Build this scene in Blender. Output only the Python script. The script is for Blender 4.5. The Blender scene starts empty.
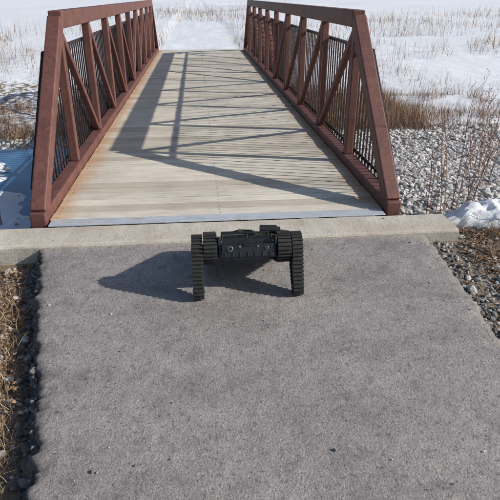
import bpy, math, random
import numpy as np
from mathutils import Vector, Matrix
rng=np.random.default_rng(7); random.seed(7)
sc=bpy.context.scene
COL=sc.collection

# ---------------------------------------------------------------- helpers
def link(o,parent=None):
    COL.objects.link(o)
    if parent: o.parent=parent
    return o
def empty(name):
    e=bpy.data.objects.new(name,None); e.empty_display_size=.2; return link(e)
def mesh_np(name,V,F,mat=None,parent=None,attrs=None,smooth=False):
    me=bpy.data.meshes.new(name)
    V=np.asarray(V,dtype=np.float32)
    if not isinstance(F,list): F=[F]
    F=[np.asarray(f,dtype=np.int32) for f in F if len(f)]
    idx=np.concatenate([f.ravel() for f in F])
    tot=np.concatenate([np.full(len(f),f.shape[1],dtype=np.int32) for f in F])
    st=np.concatenate([[0],np.cumsum(tot)[:-1]]).astype(np.int32)
    me.vertices.add(len(V)); me.vertices.foreach_set('co',V.ravel())
    me.loops.add(len(idx)); me.loops.foreach_set('vertex_index',idx)
    me.polygons.add(len(tot)); me.polygons.foreach_set('loop_start',st); me.polygons.foreach_set('loop_total',tot)
    me.update(calc_edges=True); me.validate()
    if attrs:
        for k,v in attrs.items():
            a=me.attributes.new(k,'FLOAT','POINT'); a.data.foreach_set('value',np.asarray(v,dtype=np.float32))
    me.polygons.foreach_set('use_smooth',[smooth]*len(me.polygons))
    if mat: me.materials.append(mat)
    return link(bpy.data.objects.new(name,me),parent)

class MB:
    """simple mesh builder"""
    def __init__(s): s.v=[];s.f=[];s.a=[]
    def add(s,vs,fs,a=None):
        n=len(s.v); s.v+= [tuple(p) for p in vs]; s.f+=[tuple(i+n for i in f) for f in fs]
        s.a+=[random.random() if a is None else a]*len(vs)
    def box(s,c,sz,R=None,a=None):
        hx,hy,hz=[q/2 for q in sz]; c=Vector(c)
        vs=[Vector((x,y,z)) for x in(-hx,hx) for y in(-hy,hy) for z in(-hz,hz)]
        if R is not None: vs=[R@v for v in vs]
        if a is None: a=random.random()
        s.add([v+c for v in vs],[(0,1,3,2),(4,6,7,5),(0,4,5,1),(2,3,7,6),(0,2,6,4),(1,5,7,3)],a)
    def beam(s,p0,p1,w,d,side=(1,0,0),a=None):
        p0=Vector(p0);p1=Vector(p1);z=(p1-p0);L=z.length;z.normalize()
        x=Vector(side);x=(x-z*x.dot(z)).normalized();y=z.cross(x)
        R=Matrix((x,y,z)).transposed()
        s.box((p0+p1)/2,(w,d,L),R,a)
    def cyl(s,p0,p1,r0,r1=None,n=12,a=None):
        if r1 is None:r1=r0
        p0=Vector(p0);p1=Vector(p1);z=(p1-p0).normalized()
        x=z.orthogonal().normalized();y=z.cross(x)
        vs=[];
        for p,r in((p0,r0),(p1,r1)):
            for i in range(n):
                t=2*math.pi*i/n; vs.append(p+x*math.cos(t)*r+y*math.sin(t)*r)
        fs=[(i,(i+1)%n,n+(i+1)%n,n+i) for i in range(n)]
        fs+=[tuple(range(n-1,-1,-1)),tuple(range(n,2*n))]
        s.add(vs,fs,a)
    def tube(s,pts,r0,r1,n=5,a=None):
        pts=[Vector(p) for p in pts]; m=len(pts); vs=[]
        for k,p in enumerate(pts):
            t=(pts[min(k+1,m-1)]-pts[max(k-1,0)]).normalized()
            x=t.cross(Vector((.31,.95,.05))).normalized();y=t.cross(x); r=r0+(r1-r0)*k/(m-1)
            for i in range(n):
                q=2*math.pi*i/n; vs.append(p+x*math.cos(q)*r+y*math.sin(q)*r)
        fs=[(k*n+i,k*n+(i+1)%n,(k+1)*n+(i+1)%n,(k+1)*n+i) for k in range(m-1) for i in range(n)]
        fs+=[tuple(range(n-1,-1,-1)),tuple(range((m-1)*n,m*n))]
        s.add(vs,fs,a)
    def obj(s,name,mat,parent=None,bevel=0,seg=2,smooth=False):
        me=bpy.data.meshes.new(name); me.from_pydata(s.v,[],s.f); me.update()
        at=me.attributes.new('rnd','FLOAT','POINT'); at.data.foreach_set('value',s.a)
        me.materials.append(mat)
        if smooth: me.polygons.foreach_set('use_smooth',[True]*len(me.polygons))
        o=link(bpy.data.objects.new(name,me),parent)
        if bevel:
            b=o.modifiers.new('bevel','BEVEL'); b.width=bevel; b.segments=seg; b.limit_method='ANGLE'; b.angle_limit=.7
        return o

def vnoise(x,y,seed=0):
    xi=np.floor(x).astype(np.int64); yi=np.floor(y).astype(np.int64); fx=x-xi; fy=y-yi
    fx=fx*fx*(3-2*fx); fy=fy*fy*(3-2*fy)
    def h(a,b):
        n=(a*374761393+b*668265263+seed*1442695041)&0x7fffffff
        n=((n^(n>>13))*1274126177)&0x7fffffff
        return ((n^(n>>16))&0xffff)/65535.
    return (h(xi,yi)*(1-fx)+h(xi+1,yi)*fx)*(1-fy)+(h(xi,yi+1)*(1-fx)+h(xi+1,yi+1)*fx)*fy
def fbm(x,y,seed=0,o=4):
    r=0;a=.5
    for i in range(o): r=r+a*(vnoise(x*2**i,y*2**i,seed+i)-.5); a*=.5
    return r
def sst(a,b,x):
    t=np.clip((x-a)/(b-a),0,1); return t*t*(3-2*t)

# ---------------------------------------------------------------- materials
class NT:
    def __init__(s,name,rough=.8,metal=0):
        s.m=bpy.data.materials.new(name); s.m.use_nodes=True; s.t=s.m.node_tree; s.n=s.t.nodes
        s.b=s.n['Principled BSDF']; s.b.inputs['Roughness'].default_value=rough; s.b.inputs['Metallic'].default_value=metal
        s.tc=s.n.new('ShaderNodeTexCoord').outputs['Object']
    def L(s,a,b): s.t.links.new(a,b)
    def noise(s,scale,detail=4,rough=.6,vec=None):
        n=s.n.new('ShaderNodeTexNoise'); n.inputs['Scale'].default_value=scale; n.inputs['Detail'].default_value=detail; n.inputs['Roughness'].default_value=rough
        s.L(vec or s.tc,n.inputs['Vector']); return n.outputs['Fac']
    def voro(s,scale,feat='F1',out='Distance',vec=None):
        n=s.n.new('ShaderNodeTexVoronoi'); n.feature=feat; n.inputs['Scale'].default_value=scale
        s.L(vec or s.tc,n.inputs['Vector']); return n.outputs[out]
    def mapv(s,scale=(1,1,1),rot=(0,0,0)):
        n=s.n.new('ShaderNodeMapping'); n.inputs['Scale'].default_value=scale; n.inputs['Rotation'].default_value=rot
        s.L(s.tc,n.inputs['Vector']); return n.outputs['Vector']
    def ramp(s,fac,stops):
        n=s.n.new('ShaderNodeValToRGB'); e=n.color_ramp.elements
        while len(e)<len(stops): e.new(.5)
        for i,(p,c) in enumerate(stops):
            if not isinstance(c,(tuple,list)): c=(c,c,c)
            e[i].position=p; e[i].color=(*c,1)
        s.L(fac,n.inputs[0]); return n.outputs[0]
    def mix(s,fac,a,b,mode='MIX'):
        n=s.n.new('ShaderNodeMix'); n.data_type='RGBA'; n.blend_type=mode
        for sock,v in((n.inputs[0],fac),(n.inputs[6],a),(n.inputs[7],b)):
            if hasattr(v,'links'): s.L(v,sock)
            elif isinstance(v,(tuple,list)): sock.default_value=(*v,1)
            else: sock.default_value=v if sock==n.inputs[0] else (v,v,v,1)
        return n.outputs[2]
    def math(s,op,a,b=0,clamp=False):
        n=s.n.new('ShaderNodeMath'); n.operation=op; n.use_clamp=clamp
        for sock,v in((n.inputs[0],a),(n.inputs[1],b)):
            if hasattr(v,'links'): s.L(v,sock)
            else: sock.default_value=v
        return n.outputs[0]
    def attr(s,name):
        n=s.n.new('ShaderNodeAttribute'); n.attribute_name=name; return n.outputs['Fac']
    def col(s,c):
        if hasattr(c,'links'): s.L(c,s.b.inputs['Base Color'])
        else: s.b.inputs['Base Color'].default_value=(*c,1)
    def bump(s,h,strength=.5,dist=.01,prev=None):
        n=s.n.new('ShaderNodeBump'); n.inputs['Strength'].default_value=strength; n.inputs['Distance'].default_value=dist
        s.L(h,n.inputs['Height'])
        if prev is not None: s.L(prev,n.inputs['Normal'])
        s.L(n.outputs[0],s.b.inputs['Normal']); return n.outputs[0]

# asphalt: old, sun-bleached, dusty
a=NT('worn_asphalt',.92)
agg=a.voro(190,out='Color'); agg=a.ramp(agg,[(0,(.180,.160,.153)),(.3,(.290,.262,.251)),(.75,(.350,.317,.304)),(1,(.52,.48,.455))])
big=a.ramp(a.noise(1.3,6,.66,a.mapv((1,1.7,1))),[(.3,.74),(.5,.96),(.72,1.14)])
c=a.mix(1,agg,big,'MULTIPLY')
mid=a.ramp(a.noise(9,7,.75),[(.30,.60),(.46,.96),(.75,1.16)])
c=a.mix(1,c,mid,'MULTIPLY')
pit=a.ramp(a.noise(48,4,.65),[(.33,.38),(.44,1.0)])
c=a.mix(.8,c,pit,'MULTIPLY')
spk=a.ramp(a.noise(120,2),[(.64,0.0),(.70,1.0)])
spk=a.math('MULTIPLY',spk,a.ramp(a.noise(4,4),[(.42,0.0),(.66,.75)]))
c=a.mix(spk,c,(.62,.585,.55))
du=a.math('ADD',a.attr('dust'),a.math('MULTIPLY',a.math('SUBTRACT',a.noise(7,6,.7),.5),1.3))
c=a.mix(a.ramp(du,[(.45,0.0),(.9,.55)]),c,(.40,.355,.30))
edge=a.attr('edge'); c=a.mix(a.math('MULTIPLY',edge,.8),c,(.075,.066,.060))
a.col(c)
nb=a.bump(a.noise(22,7,.75),.55,.018); a.bump(a.noise(110,3,.7),.65,.007,nb)
M_asph=a.m
# concrete
a=NT('cast_concrete',.9)
c=a.ramp(a.noise(6,6,.65),[(.25,(.42,.385,.33)),(.6,(.58,.54,.47)),(.85,(.66,.62,.55))])
c=a.mix(.6,c,a.ramp(a.noise(90,3),[(.3,.6),(.5,1.0)]),'MULTIPLY')
st=a.ramp(a.noise(3,5,.7),[(.45,0.0),(.62,.55)]); c=a.mix(st,c,(.33,.25,.17)); a.col(c)
nb=a.bump(a.noise(9,5,.6),.4,.02); a.bump(a.noise(70,5,.7),.45,.006,nb); M_conc=a.m
# deck wood
a=NT('weathered_deck_wood',.8)
r=a.attr('rnd')
base=a.ramp(r,[(0,(.50,.44,.355)),(.35,(.64,.58,.485)),(.7,(.71,.65,.55)),(1,(.58,.54,.47))])
gv=a.mapv((1.2,30,6)); gr=a.ramp(a.noise(3,6,.65,gv),[(.25,.66),(.55,1.0),(.8,1.10)])
c=a.mix(1,base,gr,'MULTIPLY')
c=a.mix(1,c,a.ramp(a.noise(1.3,6,.65),[(.3,.80),(.65,1.06)]),'MULTIPLY')
wet=a.ramp(a.noise(2.2,6,.7,a.mapv((1,2.2,1))),[(.54,0.0),(.70,.42)]); c=a.mix(wet,c,(.36,.28,.20))
kn=a.ramp(a.voro(2.6,vec=a.mapv((1,2.5,1))),[(0,.5),(.035,.6),(.06,1.0)]); c=a.mix(.7,c,kn,'MULTIPLY')
sx=a.n.new('ShaderNodeSeparateXYZ'); a.L(a.tc,sx.inputs[0])
d=a.math('ABSOLUTE',a.math('SUBTRACT',sx.outputs[0],.134))
d=a.math('ADD',d,a.math('MULTIPLY',a.noise(3.5,5,.7),.34))
mr=a.n.new('ShaderNodeMapRange'); mr.inputs[1].default_value=1.29; mr.inputs[2].default_value=1.50; a.L(d,mr.inputs[0])
c=a.mix(a.math('MULTIPLY',mr.outputs[0],.8),c,(.46,.24,.10)); a.col(c)
a.bump(a.noise(3,6,.65,gv),.35,.004); M_wood=a.m
# weathering steel
a=NT('weathering_steel',.62)
c=a.ramp(a.noise(5,6,.7),[(.25,(.082,.034,.030)),(.55,(.138,.056,.047)),(.8,(.185,.078,.058))])
c=a.mix(.6,c,a.ramp(a.noise(45,4,.7),[(.3,.55),(.6,1.15)]),'MULTIPLY')
stv=a.mapv((9,9,1.2)); c=a.mix(a.ramp(a.noise(3,5,.7,stv),[(.52,0.0),(.7,.45)]),c,(.23,.10,.05)); a.col(c)
a.bump(a.noise(80,4),.3,.003); M_steel=a.m
a=NT('picket_steel',.55); a.col(a.ramp(a.noise(12,4),[(.3,(.018,.013,.013)),(.7,(.05,.028,.024))])); M_pick=a.m
a=NT('screw_heads',.6,.2); a.col((.26,.23,.19)); M_scr=a.m
a=NT('galvanised_plate',.45,.25); c=a.ramp(a.noise(5,6,.7,a.mapv((1,4,1))),[(.3,(.44,.49,.55)),(.55,(.60,.64,.68)),(.75,(.44,.36,.29))]); c=a.mix(.6,c,a.ramp(a.noise(60,4,.7),[(.3,.6),(.55,1.0)]),'MULTIPLY'); a.col(c); a.bump(a.noise(40,3),.2,.003); M_plate=a.m
# ground
a=NT('ground_cover',.95)
dirt=a.ramp(a.noise(9,7,.7),[(.25,(.085,.055,.038)),(.5,(.19,.135,.09)),(.75,(.30,.235,.16))])
dirt=a.mix(.7,dirt,a.ramp(a.noise(70,4,.7),[(.3,.5),(.65,1.3)]),'MULTIPLY')
grav=a.ramp(a.voro(32,out='Color'),[(0,(.16,.155,.15)),(.5,(.30,.295,.285)),(1,(.46,.45,.43))])
nz=a.math('MULTIPLY',a.math('SUBTRACT',a.noise(6,6,.7),.5),1.1)
stf=a.ramp(a.math('ADD',a.attr('stone'),nz),[(.45,0.0),(.55,1.0)])
c=a.mix(stf,dirt,grav)
snf=a.ramp(a.math('ADD',a.attr('snow'),nz),[(.47,0.0),(.53,1.0)])
snow=a.ramp(a.noise(2.5,5),[(.3,(.62,.65,.70)),(.7,(.78,.80,.83))])
c=a.mix(snf,c,snow); a.col(c)
a.bump(a.noise(14,7,.7),.5,.03); M_ground=a.m
a=NT('meltwater',.07); a.col(a.ramp(a.noise(2,5,.6),[(.35,(.02,.08,.20)),(.65,(.06,.16,.32))])); a.b.inputs['IOR'].default_value=1.33; a.bump(a.noise(9,4),.12,.01); M_water=a.m
a=NT('old_snow',.6); a.col(a.ramp(a.noise(14,6,.7),[(.28,(.60,.59,.58)),(.5,(.84,.86,.88)),(.8,(.90,.91,.92))]))
a.bump(a.noise(18,7,.7),.6,.02); M_snow=a.m
def stone_mat(name,ramp):
    a=NT(name,.9); c=a.ramp(a.attr('rnd'),ramp)
    c=a.mix(.7,c,a.ramp(a.noise(50,3,.7),[(.3,.65),(.65,1.2)]),'MULTIPLY'); a.col(c); return a.m
M_rock=stone_mat('crushed_limestone',[(0,(.28,.265,.25)),(.3,(.42,.405,.39)),(.7,(.55,.535,.52)),(1,(.68,.665,.64))])
M_grav=stone_mat('path_gravel',[(0,(.12,.10,.085)),(.4,(.28,.255,.225)),(.8,(.44,.415,.38)),(1,(.60,.58,.55))])
M_crumb=stone_mat('asphalt_crumbs',[(0,(.05,.045,.042)),(.6,(.13,.12,.115)),(1,(.26,.24,.225))])
def veg_mat(name,ramp):
    a=NT(name,.8); a.col(a.ramp(a.attr('rnd'),ramp)); return a.m
M_grass=veg_mat('dry_grass_blades',[(0,(.13,.075,.04)),(.4,(.30,.20,.11)),(.8,(.50,.37,.22)),(1,(.64,.52,.34))])
M_leaf=veg_mat('leaf_litter',[(0,(.07,.035,.022)),(.5,(.20,.105,.06)),(1,(.38,.24,.14))])
M_brush=veg_mat('winter_brush',[(0,(.10,.05,.035)),(.5,(.28,.17,.11)),(1,(.50,.37,.24))])
M_weed=veg_mat('weed_stem',[(0,(.12,.05,.035)),(.6,(.26,.12,.08)),(1,(.38,.23,.14))])

# ---------------------------------------------------------------- terrain
WZ=-.52
def basin(x,y): return sst(-1.15,-1.55,x)*sst(4.0,4.9,y)*(1-sst(7.4,8.8,y))*sst(-7,-5,x)
def zt(x,y):
    x=np.asarray(x,float); y=np.asarray(y,float)
    z=-.115+.06*sst(.3,.7,x)*(1-sst(3.2,4.2,y))
    side=sst(1.5,2.4,np.abs(x-.13))
    z=z-1.05*sst(4.1,11.5,y) - .25*sst(3.9,4.6,y)*(1-.3*side)
    z=z+1.0*sst(15,26,y)
    b=basin(x,y)
    z=z*(1-b)+(WZ-.005+.30*fbm(x*1.7,y*1.7,5,4))*b
    amp=.02+.10*sst(4,8,y)
    z=z+amp*fbm(x*.9+3,y*.9+5,3,4)*(1-b*.8)+1.6*sst(20,90,y)*fbm(x*.06,y*.06,8,3)
    z=z+.03*fbm(x*5,y*5,9,3)*(1-sst(14,22,y))
    return z
def spread(lo,hi,step,far,g=1.13):
    c=list(np.arange(lo,hi,step)); s=step;p=c[-1]
    while p<far: s*=g;p+=s;c.append(p)
    s=step;p=c[0];b=[]
    while p>-far: s*=1.13;p-=s;b.append(p)
    return np.array(b[::-1]+c)
gx=spread(-5,6.5,.06,400); gy=spread(-.5,14,.06,500,1.05)
X,Y=np.meshgrid(gx,gy); Z=zt(X,Y)
nx,ny=len(gx),len(gy)
ii=np.arange(nx*ny).reshape(ny,nx)
Fq=np.stack([ii[:-1,:-1],ii[:-1,1:],ii[1:,1:],ii[1:,:-1]],-1).reshape(-1,4)
def snowmask(x,y):
    s=np.zeros_like(x)
    s=np.maximum(s,sst(3.95,4.3,y)*(1-sst(7.6,8.6,y))*(1-sst(-1.4,-1.1,x))*(.85+.15*sst(-4,-2,x)))
    s=np.maximum(s,sst(12.2,13.4,y)*(.50+.30*sst(2,6,x)))
    s=np.maximum(s,sst(15,22,y)*.88)
    return s
SN=snowmask(X,Y)
ST=np.maximum(sst(4.0,4.5,Y)*(1-sst(11.3,12.2,Y)),0.38)
mesh_np('ground',np.stack([X,Y,Z],-1).reshape(-1,3),Fq,M_ground,attrs={'snow':SN.ravel(),'stone':ST.ravel()},smooth=True)
mesh_np('meltwater',[(-5.6,4.35,WZ),(-1.28,4.35,WZ),(-1.28,8.3,WZ),(-5.6,8.3,WZ)],np.array([(0,1,2,3)]),M_water)

# ---------------------------------------------------------------- asphalt path
def xl(y): return np.where(y>1,-.75-.243*(y-1.88),-.536+.0*y)
def xr(y): return np.interp(y,[-4,1.2,2.2,3.3,4],[1.40,1.44,1.52,1.63,1.68])
R=460;Cn=190
ys=np.concatenate([np.linspace(-4,.9,60)[:-1],np.linspace(.9,3.50,R-59)]); rows=[];eds=[];dus=[]
u=np.linspace(0,1,Cn); u=-.175*np.cos(u*np.pi)+.65*u
u=(u-u[0])/(u[-1]-u[0])
for y in ys:
    f1=lambda s,k,sd,o: float(fbm(np.array(y*s),np.array(k),sd,o))
    jl=.045*f1(3.1,1.,11,3)+.065*f1(17.,1.,12,5); jr=.03*f1(2.5,7.,15,3)+.05*f1(18.,7.,16,5)
    a0=float(xl(np.array(y)))+jl; b0=float(xr(y))+jr
    xs=a0+(b0-a0)*u
    z=.012*fbm(xs*2,y*2+0*xs,21,4)+.005*fbm(xs*16,y*16+0*xs,23,3)
    dl=(xs-a0);dr=(b0-xs)
    z=z-.008*np.exp(-dl/.010)-.022*np.exp(-dr/.022)
    z=z+.030*np.minimum(fbm(xs*22,y*22+0*xs,25,3),.1)*(np.exp(-dl/.05)+np.exp(-dr/.05))
    top=np.stack([xs,np.full(Cn,y),z],-1)
    k1=f1(25.,2.,17,3)*.06
    L0=np.array([[a0-.07+k1,y,-.22],[a0-.012+k1,y,-.06]]); R0=np.array([[b0+.015,y,-.05],[b0+.05,y,-.2]])
    rows.append(np.concatenate([L0,top,R0]))
    e=np.exp(-dl/.03)+np.exp(-dr/.025)*.7
    eds.append(np.concatenate([[1,1],np.clip(e,0,1),[1,1]]))
    d_=np.exp(-(3.5-y)/.10)*.9+np.exp(-dr/.18)*.6+np.exp(-dl/.1)*.3; dus.append(np.concatenate([[0,0],np.clip(d_,0,1),[1,1]]))
W=Cn+4;V=np.concatenate(rows); RR=len(ys); jj=np.arange(RR*W).reshape(RR,W)
Fq=np.stack([jj[:-1,:-1],jj[:-1,1:],jj[1:,1:],jj[1:,:-1]],-1).reshape(-1,4)
mesh_np('asphalt_path',V,Fq,M_asph,attrs={'edge':np.concatenate(eds),'dust':np.concatenate(dus)},smooth=True)

# ---------------------------------------------------------------- abutment
def conc_beam(name,x0,x1,yc,w,zt_,zb,foot):
    n=110; r=.02; V=[];prof=[(-w/2,zb),(-w/2,zt_-r),(-w/2+r*.35,zt_-r*.35),(-w/2+r,zt_),(w/2-r,zt_),(w/2-r*.35,zt_-r*.35),(w/2,zt_-r),(w/2,zb)]
    m=len(prof)
    for i in range(n+1):
        x=x0+(x1-x0)*i/n
        for k,(py,pz) in enumerate(prof):
            j=.010*float(fbm(np.array(x*7.),np.array(k*3.1+yc),81,4)) if 0<k<7 else .006*float(fbm(np.array(x*5.),np.array(k*1.),82,3))
            V.append((x,yc+py+j*(1 if k<4 else -1),pz+(j*.7 if 0<k<7 else 0)))
    F=[(i*m+k,i*m+k+1,(i+1)*m+k+1,(i+1)*m+k) for i in range(n) for k in range(m-1)]
    mb=MB(); mb.add(V,F,.5)
    mb.add([V[k] for k in range(m)],[tuple(range(m))[::-1]],.5); mb.add([V[n*m+k] for k in range(m)],[tuple(range(m))],.5)
    mb.box(foot[0],foot[1],a=.6)
    return mb.obj(name,M_conc)
conc_beam('concrete_abutment',-2.35,1.89,3.665,.335,.026,-.62,((-.21,3.935,-.55),(4.0,.20,.9)))
conc_beam('concrete_abutment',-2.0,2.2,18.2,.34,.02,-.7,((.134,17.93,-.6),(4,.2,.9)))

# ---------------------------------------------------------------- bridge
bridge=empty('footbridge')
XL,XR=-1.25,1.515; Y0=3.93; P=1.40; NP=10; H=1.40; Y1=Y0+P*NP
mb=MB(); y=3.95
while y<Y1-.02:
    w=.138; dz=random.uniform(-.0035,.0035)
    mb.box((.1325+random.uniform(-.004,.004),y+w/2,.018+dz),(2.63,w,.038),Matrix.Rotation(random.uniform(-.0015,.0015),3,'Z')@Matrix.Rotation(random.uniform(-.008,.008),3,'X'))
    y+=w+.007+random.uniform(-.002,.003)
mb.obj('deck_planks',M_wood,bridge,bevel=.005,seg=2)
mb=MB()
for x in (-.8,-.15,.45,1.05): mb.box((x,(Y0+Y1)/2+.05,-.085),(.10,Y1-Y0-.1,.15))
for k in range(NP+1): mb.box((.1325,Y0+P*k+(.12 if k==0 else -.12 if k==NP else 0),-.22),(2.6,.12,.115))
mb.obj('floor_beams',M_steel,bridge,bevel=.006)
mb=MB(); mb.box((.1325,3.885,.032),(2.60,.125,.008)); mb.obj('expansion_plate',M_plate,bridge,bevel=.002)
mb=MB()
for x in (-1.13,.13,1.39):
    yy=3.95+.035
    for k in range(93):
        for o_ in (0,.07): mb.cyl((x+random.uniform(-.008,.008),yy+o_+random.uniform(-.006,.006),.036),(x,yy+o_,.0393),.0034,n=6)
        yy+=.1455
mb.obj('deck_screws',M_scr,bridge)
for side,x in(('left',XL),('right',XR)):
    so=1 if side=='right' else -1
    mb=MB()
    mb.box((x,(Y0+Y1)/2,.045),(.12,Y1-Y0+.10,.14))
    mb.box((x,(Y0+P+Y1-P)/2,H),(.12,P*(NP-2),.15))
    mb.beam((x,Y0+.02,.09),(x,Y0+P,H-.005),.117,.125)
    mb.beam((x,Y1-.02,.09),(x,Y1-P,H-.005),.117,.125)
    for k in range(1,NP):
        yy=Y0+P*k; mb.box((x,yy,(.115+H-.075)/2),(.085,.085,H-.075-.115))
    for k in range(1,NP-1):
        ya,yb=Y0+P*k,Y0+P*(k+1)
        if k<NP/2: mb.beam((x,ya+.05,H-.10),(x,yb-.05,.14),.065,.065)
        else: mb.beam((x,yb-.05,H-.10),(x,ya+.05,.14),.065,.065)
    mb.obj(side+'_truss',M_steel,bridge,bevel=.012,seg=3)
    mb=MB(); mb.box((x,Y0+.02,-.036),(.20,.20,.018)); mb.box((x,Y1-.02,-.036),(.20,.20,.018))
    mb.obj(side+'_bearing_plates',M_steel,bridge,bevel=.003)
    mb=MB(); xo=x+so*.082; RH=1.14
    ya=Y0+.22; n=int((Y1-Y0-.44)/.105)
    for k in range(n+1):
        yy=ya+.105*k; top=min(RH-.01,(yy-Y0),(Y1-yy))
        mb.box((xo,yy,(.06+top)/2),(.014,.014,top-.06))
    mb.box((xo,(Y0+Y1)/2,RH),(.032,Y1-Y0-2.26,.032)); mb.beam((xo,Y0+.22,.22),(xo,Y0+RH-.01,RH-.01),.03,.03); mb.beam((xo,Y1-.22,.22),(xo,Y1-RH+.01,RH-.01),.03,.03)
    mb.box((xo+so*.012,(Y0+Y1)/2,.13),(.008,Y1-Y0-.3,.03))
    mb.obj(side+'_picket_rail',M_pick,bridge)

# ---------------------------------------------------------------- stones
phi=(1+5**.5)/2
IV=np.array([(-1,phi,0),(1,phi,0),(-1,-phi,0),(1,-phi,0),(0,-1,phi),(0,1,phi),(0,-1,-phi),(0,1,-phi),(phi,0,-1),(phi,0,1),(-phi,0,-1),(-phi,0,1)],float)
IV/=np.linalg.norm(IV[0])
IF=np.array([(0,11,5),(0,5,1),(0,1,7),(0,7,10),(0,10,11),(1,5,9),(5,11,4),(11,10,2),(10,7,6),(7,1,8),(3,9,4),(3,4,2),(3,2,6),(3,6,8),(3,8,9),(4,9,5),(2,4,11),(6,2,10),(8,6,7),(9,8,1)])
def rocks(name,px,py,pz,r,mat):
    n=len(px)
    q=rng.normal(size=(n,4)); q/=np.linalg.norm(q,axis=1)[:,None]
    w,a,b,c=q.T
    Rm=np.stack([1-2*(b*b+c*c),2*(a*b-c*w),2*(a*c+b*w),2*(a*b+c*w),1-2*(a*a+c*c),2*(b*c-a*w),2*(a*c-b*w),2*(b*c+a*w),1-2*(a*a+b*b)],-1).reshape(n,3,3)
    base=IV[None]*(1+rng.uniform(-.28,.25,(n,12,1)))*rng.uniform(.6,1.15,(n,1,3))
    v=np.einsum('nij,nkj->nki',Rm,base)
    v[:,:,2]*=.75
    v=v*r[:,None,None]+np.stack([px,py,pz],-1)[:,None,:]
    F=(IF[None]+(np.arange(n)*12)[:,None,None]).reshape(-1,3)
    return mesh_np(name,v.reshape(-1,3),F,mat,attrs={'rnd':np.repeat(rng.random(n),12)})
def scat(n,x0,x1,y0,y1): return rng.uniform(x0,x1,n),rng.uniform(y0,y1,n)
xs=[];yss=[];rs=[]
x,y=scat(20000,1.75,5.2,3.85,9.0); xs.append(x);yss.append(y);rs.append(rng.lognormal(math.log(.022),.38,len(x)))
x,y=scat(14000,2.2,9.0,8.0,13.0); xs.append(x);yss.append(y);rs.append(rng.lognormal(math.log(.033),.35,len(x)))
x,y=scat(8000,-6.0,-1.5,7.6,12.4); xs.append(x);yss.append(y);rs.append(rng.lognormal(math.log(.036),.35,len(x)))
x,y=scat(1800,-3.2,-1.5,4.0,7.5); xs.append(x);yss.append(y);rs.append(rng.lognormal(math.log(.024),.35,len(x)))
x=np.concatenate(xs);y=np.concatenate(yss);r=np.clip(np.concatenate(rs),.01,.08)
keep=(snowmask(x,y)+1.1*fbm(x*2,y*2,31,4)<.5); keep|=(rng.random(len(x))<.05); keep&=~((np.abs(x-2.5)<.55)&(np.abs(y-3.95)<.22))
x,y,r=x[keep],y[keep],r[keep]
rocks('riprap_stones',x,y,zt(x,y)+r*rng.uniform(-.2,.5,len(r)),r,M_rock)
x1,y1=scat(12000,1.5,3.2,.3,3.9); k=rng.random(12000)<np.clip(1.25-(x1-1.5)/.7,.08,1); x1,y1=x1[k],y1[k]
x2,y2=scat(9000,-2.4,-.5,.3,3.9); k=rng.random(9000)<np.clip(1.1-np.abs(x2-xl(y2)+.5)/.9,.15,1); x2,y2=x2[k],y2[k]
x=np.concatenate([x1,x2]);y=np.concatenate([y1,y2])
k=~((y>3.46)&(x<1.92)&(x>-2.38)); k&=(x>xr(y)+.0)|(x<xl(y)-.03); x,y=x[k],y[k]
r=np.clip(rng.lognormal(math.log(.0088),.58,len(x)),.004,.045)
rocks('gravel',x,y,zt(x,y)+r*.35,r,M_grav)
y=rng.uniform(.6,3.48,2600); x=xl(y)-np.abs(rng.normal(0,.05,2600))+.005; r=np.clip(rng.lognormal(math.log(.008),.55,2600),.003,.028)
z=np.where(x>xl(y)-.03,-.03-rng.uniform(0,.08,2600),zt(x,y)+r*.4)
y2=rng.uniform(.6,3.48,1500); x2=xr(y2)+np.abs(rng.normal(0,.035,1500)); r2=np.clip(rng.lognormal(math.log(.007),.5,1500),.003,.02)
rocks('asphalt_crumbs',np.r_[x,x2],np.r_[y,y2],np.r_[z,zt(x2,y2)+r2*.5],np.r_[r,r2],M_crumb)
n=2600
x,y=scat(n,-1.1,1.6,.6,3.85); k=(x<xr(y)-.02)&(x>xl(y)+.03)
p=np.exp(-(xr(y)-x)/.15)+np.exp(-(x-xl(y))/.2)*.7+.10; p=np.where(y>3.3,p+.4,p); k&=rng.random(n)<p; x,y=x[k],y[k]
k=~((y>3.47)&(y<3.53)); x,y=x[k],y[k]; r=np.clip(rng.lognormal(math.log(.0026),.5,len(x)),.0013,.009)
rocks('loose_pebbles',x,y,np.where(y>3.5,.027,.001)+r*.3,r,M_grav)

# ---------------------------------------------------------------- vegetation masses
def blades(name,x,y,h,w,mat,lean=.6,seg=3,zoff=0):
    n=len(x); az=rng.uniform(0,2*np.pi,n); ln=np.abs(rng.normal(0,lean,n)); fa=rng.uniform(0,2*np.pi,n)
    z0=zt(x,y)+zoff
    Vs=[]
    for i in range(seg+1):
        t=i/seg; bend=ln*(.5+.8*t)
        hz=h*t*np.cos(np.clip(bend,0,1.5)); hr=h*t*np.sin(np.clip(bend,0,1.5))
        cx=x+hr*np.cos(az); cy=y+hr*np.sin(az); cz=z0+hz
        ww=w*(1-.85*t)/2
        Vs.append(np.stack([cx-ww*np.cos(fa),cy-ww*np.sin(fa),cz],-1)); Vs.append(np.stack([cx+ww*np.cos(fa),cy+ww*np.sin(fa),cz],-1))
    V=np.stack(Vs,1); m=2*(seg+1)
    q=np.array([(2*i,2*i+1,2*i+3,2*i+2) for i in range(seg)])
    F=(q[None]+(np.arange(n)*m)[:,None,None]).reshape(-1,4)
    return mesh_np(name,V.reshape(-1,3),F,mat,attrs={'rnd':np.repeat(rng.random(n),m)})
def clump(n,x0,x1,y0,y1,thr,seed,sc_=1.5):
    x,y=scat(n,x0,x1,y0,y1); k=fbm(x*sc_,y*sc_,seed,3)>thr; return x[k],y[k]
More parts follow.
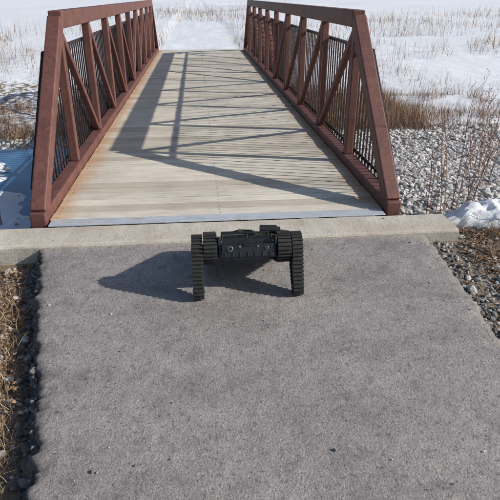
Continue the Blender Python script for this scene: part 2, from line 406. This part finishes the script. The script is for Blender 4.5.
xa,ya=clump(22000,-2.8,-.75,.6,3.6,-.10,41,3.0); k=xa<xl(ya)-.11; xa,ya=xa[k],ya[k]
xb,yb=clump(22000,1.95,4.0,1.2,3.85,-.12,43,2.5); k=xb>xr(yb)+.28; xb,yb=xb[k],yb[k]
xc,yc=clump(1600,-3.2,-1.55,3.9,4.8,.02,44,2.5)
xd,yd=clump(2500,1.95,4.5,3.9,6.5,.12,45,2.0)
x=np.concatenate([xa,xb,xc,xd]);y=np.concatenate([ya,yb,yc,yd])
k=~((y>3.40)&(y<3.95)&(x<2.0)&(x>-2.4)); x,y=x[k],y[k]
blades('dry_grass',x,y,rng.uniform(.04,.17,len(x)),rng.uniform(.002,.0045,len(x)),M_grass,lean=1.15,seg=3)
xa,ya=clump(16000,1.8,4.2,1.0,3.75,-.15,51,2); k=xa>xr(ya)+.2; xa,ya=xa[k],ya[k]
xb,yb=clump(9000,-2.8,-.9,.5,3.5,-.08,52,2); k=xb<xl(yb)-.1; xb,yb=xb[k],yb[k]
x=np.concatenate([xa,xb]);y=np.concatenate([ya,yb]); k=~((y>3.42)&(x<1.95)); x,y=x[k],y[k]; n=len(x)
s=rng.uniform(.006,.022,n); az=rng.uniform(0,6.28,n); z=zt(x,y)+rng.uniform(.004,.03,n)
pts=[]
for (u_,v_,w_) in((-1,0,.0),(0,-.5,.25),(1,0,.1),(0,.5,.3)):
    tz=rng.uniform(-.5,.7,n)
    pts.append(np.stack([x+s*(u_*np.cos(az)-v_*np.sin(az)),y+s*(u_*np.sin(az)+v_*np.cos(az)),z+s*w_*1.2+s*tz*.5],-1))
V=np.stack(pts,1).reshape(-1,3); F=np.arange(n*4).reshape(n,4)
mesh_np('fallen_leaves',V,F,M_leaf,attrs={'rnd':np.repeat(rng.random(n),4)})
xs=[];ys_=[];hs=[]
for (n,x0,x1,y0,y1,thr,hm,sd,fs) in ((16000,1.9,5.6,12.4,17,-.12,.62,61,.7),(7000,5.6,12,12.6,17,.03,.5,66,.7),(14000,-10,-1.4,12.2,17,-.12,.55,62,.7),(20000,-25,30,17,30,.09,.8,63,.3),(20000,-60,70,30,75,.07,1.3,64,.12),(3000,-1.4,1.7,12.2,16,-.1,.4,65,.7)):
    x,y=clump(n,x0,x1,y0,y1,thr,sd,fs); k=~((np.abs(x-.13)<1.6)&(y>17)&(y<40)); x,y=x[k],y[k]
    xs.append(x);ys_.append(y);hs.append(hm*rng.uniform(.25,1.1,len(x))*(.6+1.2*np.clip(fbm(x*fs,y*fs,sd,3)-thr+.1,0,.4)))
x=np.concatenate(xs);y=np.concatenate(ys_);h=np.concatenate(hs)
k=~((np.abs(x-.13)<1.7)&(y<18.2)&(h>.55)); x,y,h=x[k],y[k],h[k]
blades('winter_brush',x,y,h,.004+.0004*y*rng.uniform(.6,1.4,len(x)),M_brush,lean=.42,seg=3)

def weed(px,py,h,lean,n=5,name='dry_weed'):
    mb=MB(); z0=float(zt(px,py))-.02
    for s in range(n):
        hh=h*random.uniform(.55,1); a=random.uniform(0,6.28); l=random.uniform(.05,.30)
        bx,by=px+random.uniform(-.08,.08),py+random.uniform(-.08,.08)
        pts=[]
        for i in range(7):
            t=i/6; pts.append((bx+(math.cos(a)*l+lean)*hh*t**1.3+random.uniform(-.008,.008),by+math.sin(a)*l*hh*t**1.3,z0+hh*t))
        r=random.random(); mb.tube(pts,.0045,.0017,5,r)
        for b in range(random.randint(4,9)):
            i=random.randint(2,5); p=Vector(pts[i]).lerp(Vector(pts[i+1]),random.random()); aa=random.uniform(0,6.28); L=random.uniform(.06,.2)*h
            q=p+Vector((math.cos(aa)*.45,math.sin(aa)*.45,.8))*L; mid=(p+q)/2+Vector((math.cos(aa),math.sin(aa),0))*L*.1
            mb.tube([p,mid,q],.0019,.0009,4,r)
            for c in range(3):
                t=random.uniform(.4,1); e=p.lerp(q,t); d=Vector((random.uniform(-1,1),random.uniform(-1,1),random.uniform(.2,1)))*.03
                mb.tube([e,e+d*.6,e+d],.0014,.002,4,r*.5)
    mb.obj(name,M_weed)
for (px,py,h,l,n) in ((2.0,4.25,1.25,.02,3),(2.2,4.4,1.25,.08,3),(2.45,4.6,1.25,.14,4),(2.75,4.9,1.1,.05,3),(3.2,5.6,1.2,.0,3),(3.7,6.4,1.2,.0,3),(2.45,3.62,.40,.2,3),(4.2,7.6,1.2,0,4),(3.3,8.2,1.0,0,3),
                      (-1.9,4.3,.6,-.05,3),(-2.1,5.3,.7,0,3),(-1.9,3.2,.4,0,4),(-2.8,8.6,1.0,0,4)):
    weed(px,py,h,l,n)

# ---------------------------------------------------------------- snow patch
n=90
uu=np.linspace(-1,1,n); UX,UY=np.meshgrid(uu,uu)
rad=np.sqrt(UX**2+UY**2); ang=np.arctan2(UY,UX); rim=.82+.5*fbm(np.cos(ang)*1.6+5,np.sin(ang)*1.6+5,71,4)
px=2.62+UX*.80; py=3.93+UY*.34+ .02*UX
hh=.22*np.sqrt(np.clip(1-(rad/rim)**2,0,1))*(1+1.3*fbm(px*6,py*6,73,5))-.03*(rad>rim)
pz=zt(px,np.minimum(py,4.1))+hh-.015
ii=np.arange(n*n).reshape(n,n); Fq=np.stack([ii[:-1,:-1],ii[:-1,1:],ii[1:,1:],ii[1:,:-1]],-1).reshape(-1,4)
ok=(rad<rim*1.08).ravel(); Fq=Fq[ok[Fq].all(1)]
mesh_np('snow_patch',np.stack([px,py,pz],-1).reshape(-1,3),Fq,M_snow,smooth=True)

# ---------------------------------------------------------------- tracked robot
a=NT('black_chassis_paint',.38); a.col(a.ramp(a.noise(30,5,.7),[(.3,(.010,.011,.012)),(.62,(.018,.019,.02)),(.8,(.05,.047,.043))])); M_body=a.m
a=NT('track_rubber',.72); a.col(a.ramp(a.noise(35,5,.7),[(.3,(.014,.014,.015)),(.6,(.028,.027,.027)),(.85,(.085,.076,.066))])); a.bump(a.noise(90,3),.3,.002); M_rub=a.m
a=NT('bare_metal_fittings',.35,.9); a.col((.50,.51,.53)); M_met=a.m
a=NT('lens_glass',.05); a.col((.01,.012,.02)); M_glass=a.m
robot=empty('tracked_robot')
def hull(c0,r0,c1,r1):
    pts=[(c[0]+r*math.cos(t),c[1]+r*math.sin(t)) for c,r in((c0,r0),(c1,r1)) for t in np.linspace(0,2*math.pi,48,endpoint=False)]
    pts=sorted(set(pts)); 
    def cr(o,a,b): return (a[0]-o[0])*(b[1]-o[1])-(a[1]-o[1])*(b[0]-o[0])
    lo=[];up=[]
    for p in pts:
        while len(lo)>1 and cr(lo[-2],lo[-1],p)<=0: lo.pop()
        lo.append(p)
    for p in reversed(pts):
        while len(up)>1 and cr(up[-2],up[-1],p)<=0: up.pop()
        up.append(p)
    return lo[:-1]+up[:-1]
def resample(P_,n):
    P_=np.array(P_+[P_[0]]); d=np.r_[0,np.cumsum(np.linalg.norm(np.diff(P_,axis=0),axis=1))]
    s=np.linspace(0,d[-1],n,endpoint=False); return np.stack([np.interp(s,d,P_[:,0]),np.interp(s,d,P_[:,1])],-1),d[-1]
def track(name,x0,x1,c0,r0,c1,r1,pitch=.022,lug=.009):
    mb=MB(); out,_=resample(hull(c0,r0,c1,r1),72); inn,_=resample(hull(c0,r0-.010,c1,r1-.010),72)
    k=np.argmin(np.linalg.norm(inn-out[0],axis=1)); inn=np.roll(inn,-k,axis=0); n=72
    vs=[(x0,*p) for p in out]+[(x1,*p) for p in out]+[(x0,*p) for p in inn]+[(x1,*p) for p in inn]
    fs=[]
    for i in range(n):
        j=(i+1)%n; fs+=[(i,n+i,n+j,j),(2*n+j,3*n+j,3*n+i,2*n+i),(i,j,2*n+j,2*n+i),(n+j,n+i,3*n+i,3*n+j)]
    mb.add(vs,fs)
    _,Lt=resample(hull(c0,r0,c1,r1),10); m=int(Lt/pitch); pts,_=resample(hull(c0,r0+lug/2-.001,c1,r1+lug/2-.001),m)
    for i in range(m):
        t=pts[(i+1)%m]-pts[i-1]; ang=math.atan2(t[1],t[0])
        mb.box(((x0+x1)/2,pts[i][0],pts[i][1]),(x1-x0+.003,.010,lug),Matrix.Rotation(ang,3,'X'))
    mb.obj(name+'_belt',M_rub,robot,bevel=.0012,seg=1)
    mb=MB(); e=.008; core,_=resample(hull(c0,r0-.0105,c1,r1-.0105),60); nn=60
    core=(core-core.mean(0))*.97+core.mean(0)
    mb.add([(x0+e,*p) for p in core]+[(x1-e,*p) for p in core],[(i,(i+1)%nn,nn+(i+1)%nn,nn+i) for i in range(nn)]+[tuple(range(nn))[::-1],tuple(range(nn,2*nn))])
    for c,r in((c0,r0),(c1,r1)):
        mb.cyl((x0+.002,*c),(x1-.002,*c),max(r-.022,r*.5),n=28); mb.cyl((x0-.004,*c),(x1+.004,*c),r*.35,n=20)
        for q in range(6):
            t=q*math.pi/3; cc=(c[0]+(r*.55)*math.cos(t),c[1]+(r*.55)*math.sin(t)); mb.cyl((x0-.001,*cc),(x1+.001,*cc),r*.09,n=8)
    mb.obj(name+'_wheels',M_body,robot,bevel=.0015,seg=1)
FA=(2.83,.262); RA=(3.23,.098); xc=.243; hw=.170
for s,nm in((-1,'left'),(1,'right')):
    a0,a1=sorted((xc+s*(hw+.006),xc+s*(hw+.082))); track(nm+'_main_track',a0,a1,FA,.084,RA,.084)
    b0,b1=sorted((xc+s*(hw+.089),xc+s*(hw+.150))); track(nm+'_flipper_track',b0,b1,FA,.080,(2.71,.050),.040)
ax=math.atan2(RA[1]-FA[1],RA[0]-FA[0]); RX=Matrix.Rotation(ax,3,'X')
def loc(x,y,z):
    v=RX@Vector((0,y,z)); return Vector((xc+x,FA[0]+v.y,FA[1]+v.z))
mb=MB()
mb.box(loc(0,.20,0),(.336,.50,.115),RX); mb.box(loc(0,-.062,-.012),(.30,.03,.075),RX)
mb.box(loc(0,.10,.066),(.29,.20,.02),RX); mb.box(loc(-.06,.27,.075),(.16,.12,.035),RX)
mb.box(loc(-.163,-.03,.045),(.012,.10,.05),RX); mb.box(loc(.163,-.03,.045),(.012,.10,.05),RX)
for x in np.linspace(-.13,.13,7): mb.box(loc(x,-.079,-.035),(.006,.006,.03),RX)
mb.box(loc(.0,-.080,.020),(.05,.008,.012),RX)
mb.obj('chassis',M_body,robot,bevel=.006,seg=3)
mb=MB()
mb.cyl(loc(-.255,0,0),loc(.255,0,0),.022,n=20)
mb.cyl(loc(-.15,-.045,.088),loc(.13,-.045,.088),.0065,n=10)
for x in(-.145,.0,.125): mb.cyl(loc(x,-.045,.05),loc(x,-.045,.088),.005,n=8)
mb.cyl(loc(.085,.04,.104),loc(.185,.04,.100),.026,n=18); mb.cyl(loc(.13,.04,.05),loc(.13,.04,.10),.010,n=10)
mb.cyl(loc(.185,.04,.100),loc(.205,.04,.097),.018,n=18)
mb.box(loc(.02,.03,.087),(.06,.05,.028),RX)
mb.tube([loc(.08,.0,.08),loc(.03,-.03,.10),loc(-.04,-.01,.105),loc(-.09,.05,.09)],.0045,.0045,8)
mb.tube([loc(.10,-.02,.06),loc(.06,-.07,.075),loc(.0,-.085,.05),loc(-.05,-.08,.03)],.003,.003,8)
mb.obj('deck_fittings',M_body,robot,bevel=.001,seg=1)
mb=MB()
mb.cyl(loc(-.10,-.076,.0),loc(-.10,-.084,.0),.015,n=24); mb.cyl(loc(.11,-.076,.0),loc(.11,-.082,.0),.010,n=20)
for x in(-.045,.06): mb.cyl(loc(x,-.076,.010),loc(x,-.081,.010),.005,n=14)
for x in(-.15,.15):
    for z in(-.04,.04): mb.cyl(loc(x,-.049,z),loc(x,-.054,z),.004,n=8)
mb.obj('metal_fittings',M_met,robot,bevel=.001,seg=1)
mb=MB(); mb.cyl(loc(-.10,-.083,.0),loc(-.10,-.086,.0),.011,n=20); mb.cyl(loc(.11,-.081,.0),loc(.11,-.084,.0),.0075,n=20); mb.obj('camera_lenses',M_glass,robot)

# ---------------------------------------------------------------- light
sv=Vector((2.42,-.62,1.40)).normalized()
sun=bpy.data.lights.new('sun','SUN'); sun.energy=5.0; sun.angle=math.radians(.53); sun.color=(1,.95,.875)
so=link(bpy.data.objects.new('sun',sun)); so.rotation_euler=sv.to_track_quat('Z','Y').to_euler(); so.location=(8,-2,6)
w=bpy.data.worlds.new('World'); sc.world=w; w.use_nodes=True; nt=w.node_tree
sk=nt.nodes.new('ShaderNodeTexSky'); sk.sky_type='NISHITA'; sk.sun_disc=False; sk.sun_elevation=math.asin(sv.z); sk.sun_rotation=math.atan2(sv.x,sv.y)
nt.links.new(sk.outputs[0],nt.nodes['Background'].inputs[0]); nt.nodes['Background'].inputs[1].default_value=.11
sc.view_settings.view_transform='Standard'; sc.view_settings.look='None'; sc.view_settings.exposure=0

# ---------------------------------------------------------------- camera
cam=bpy.data.cameras.new('camera'); cam.sensor_width=36; cam.lens=535/500*36; cam.clip_end=2000; cam.clip_start=.05
co=link(bpy.data.objects.new('camera',cam)); co.location=(0,0,1.6)
pitch=math.atan2(255,535); yaw=math.atan(55*math.cos(pitch)/535)
co.rotation_euler=(math.pi/2-pitch,0,-yaw); sc.camera=co
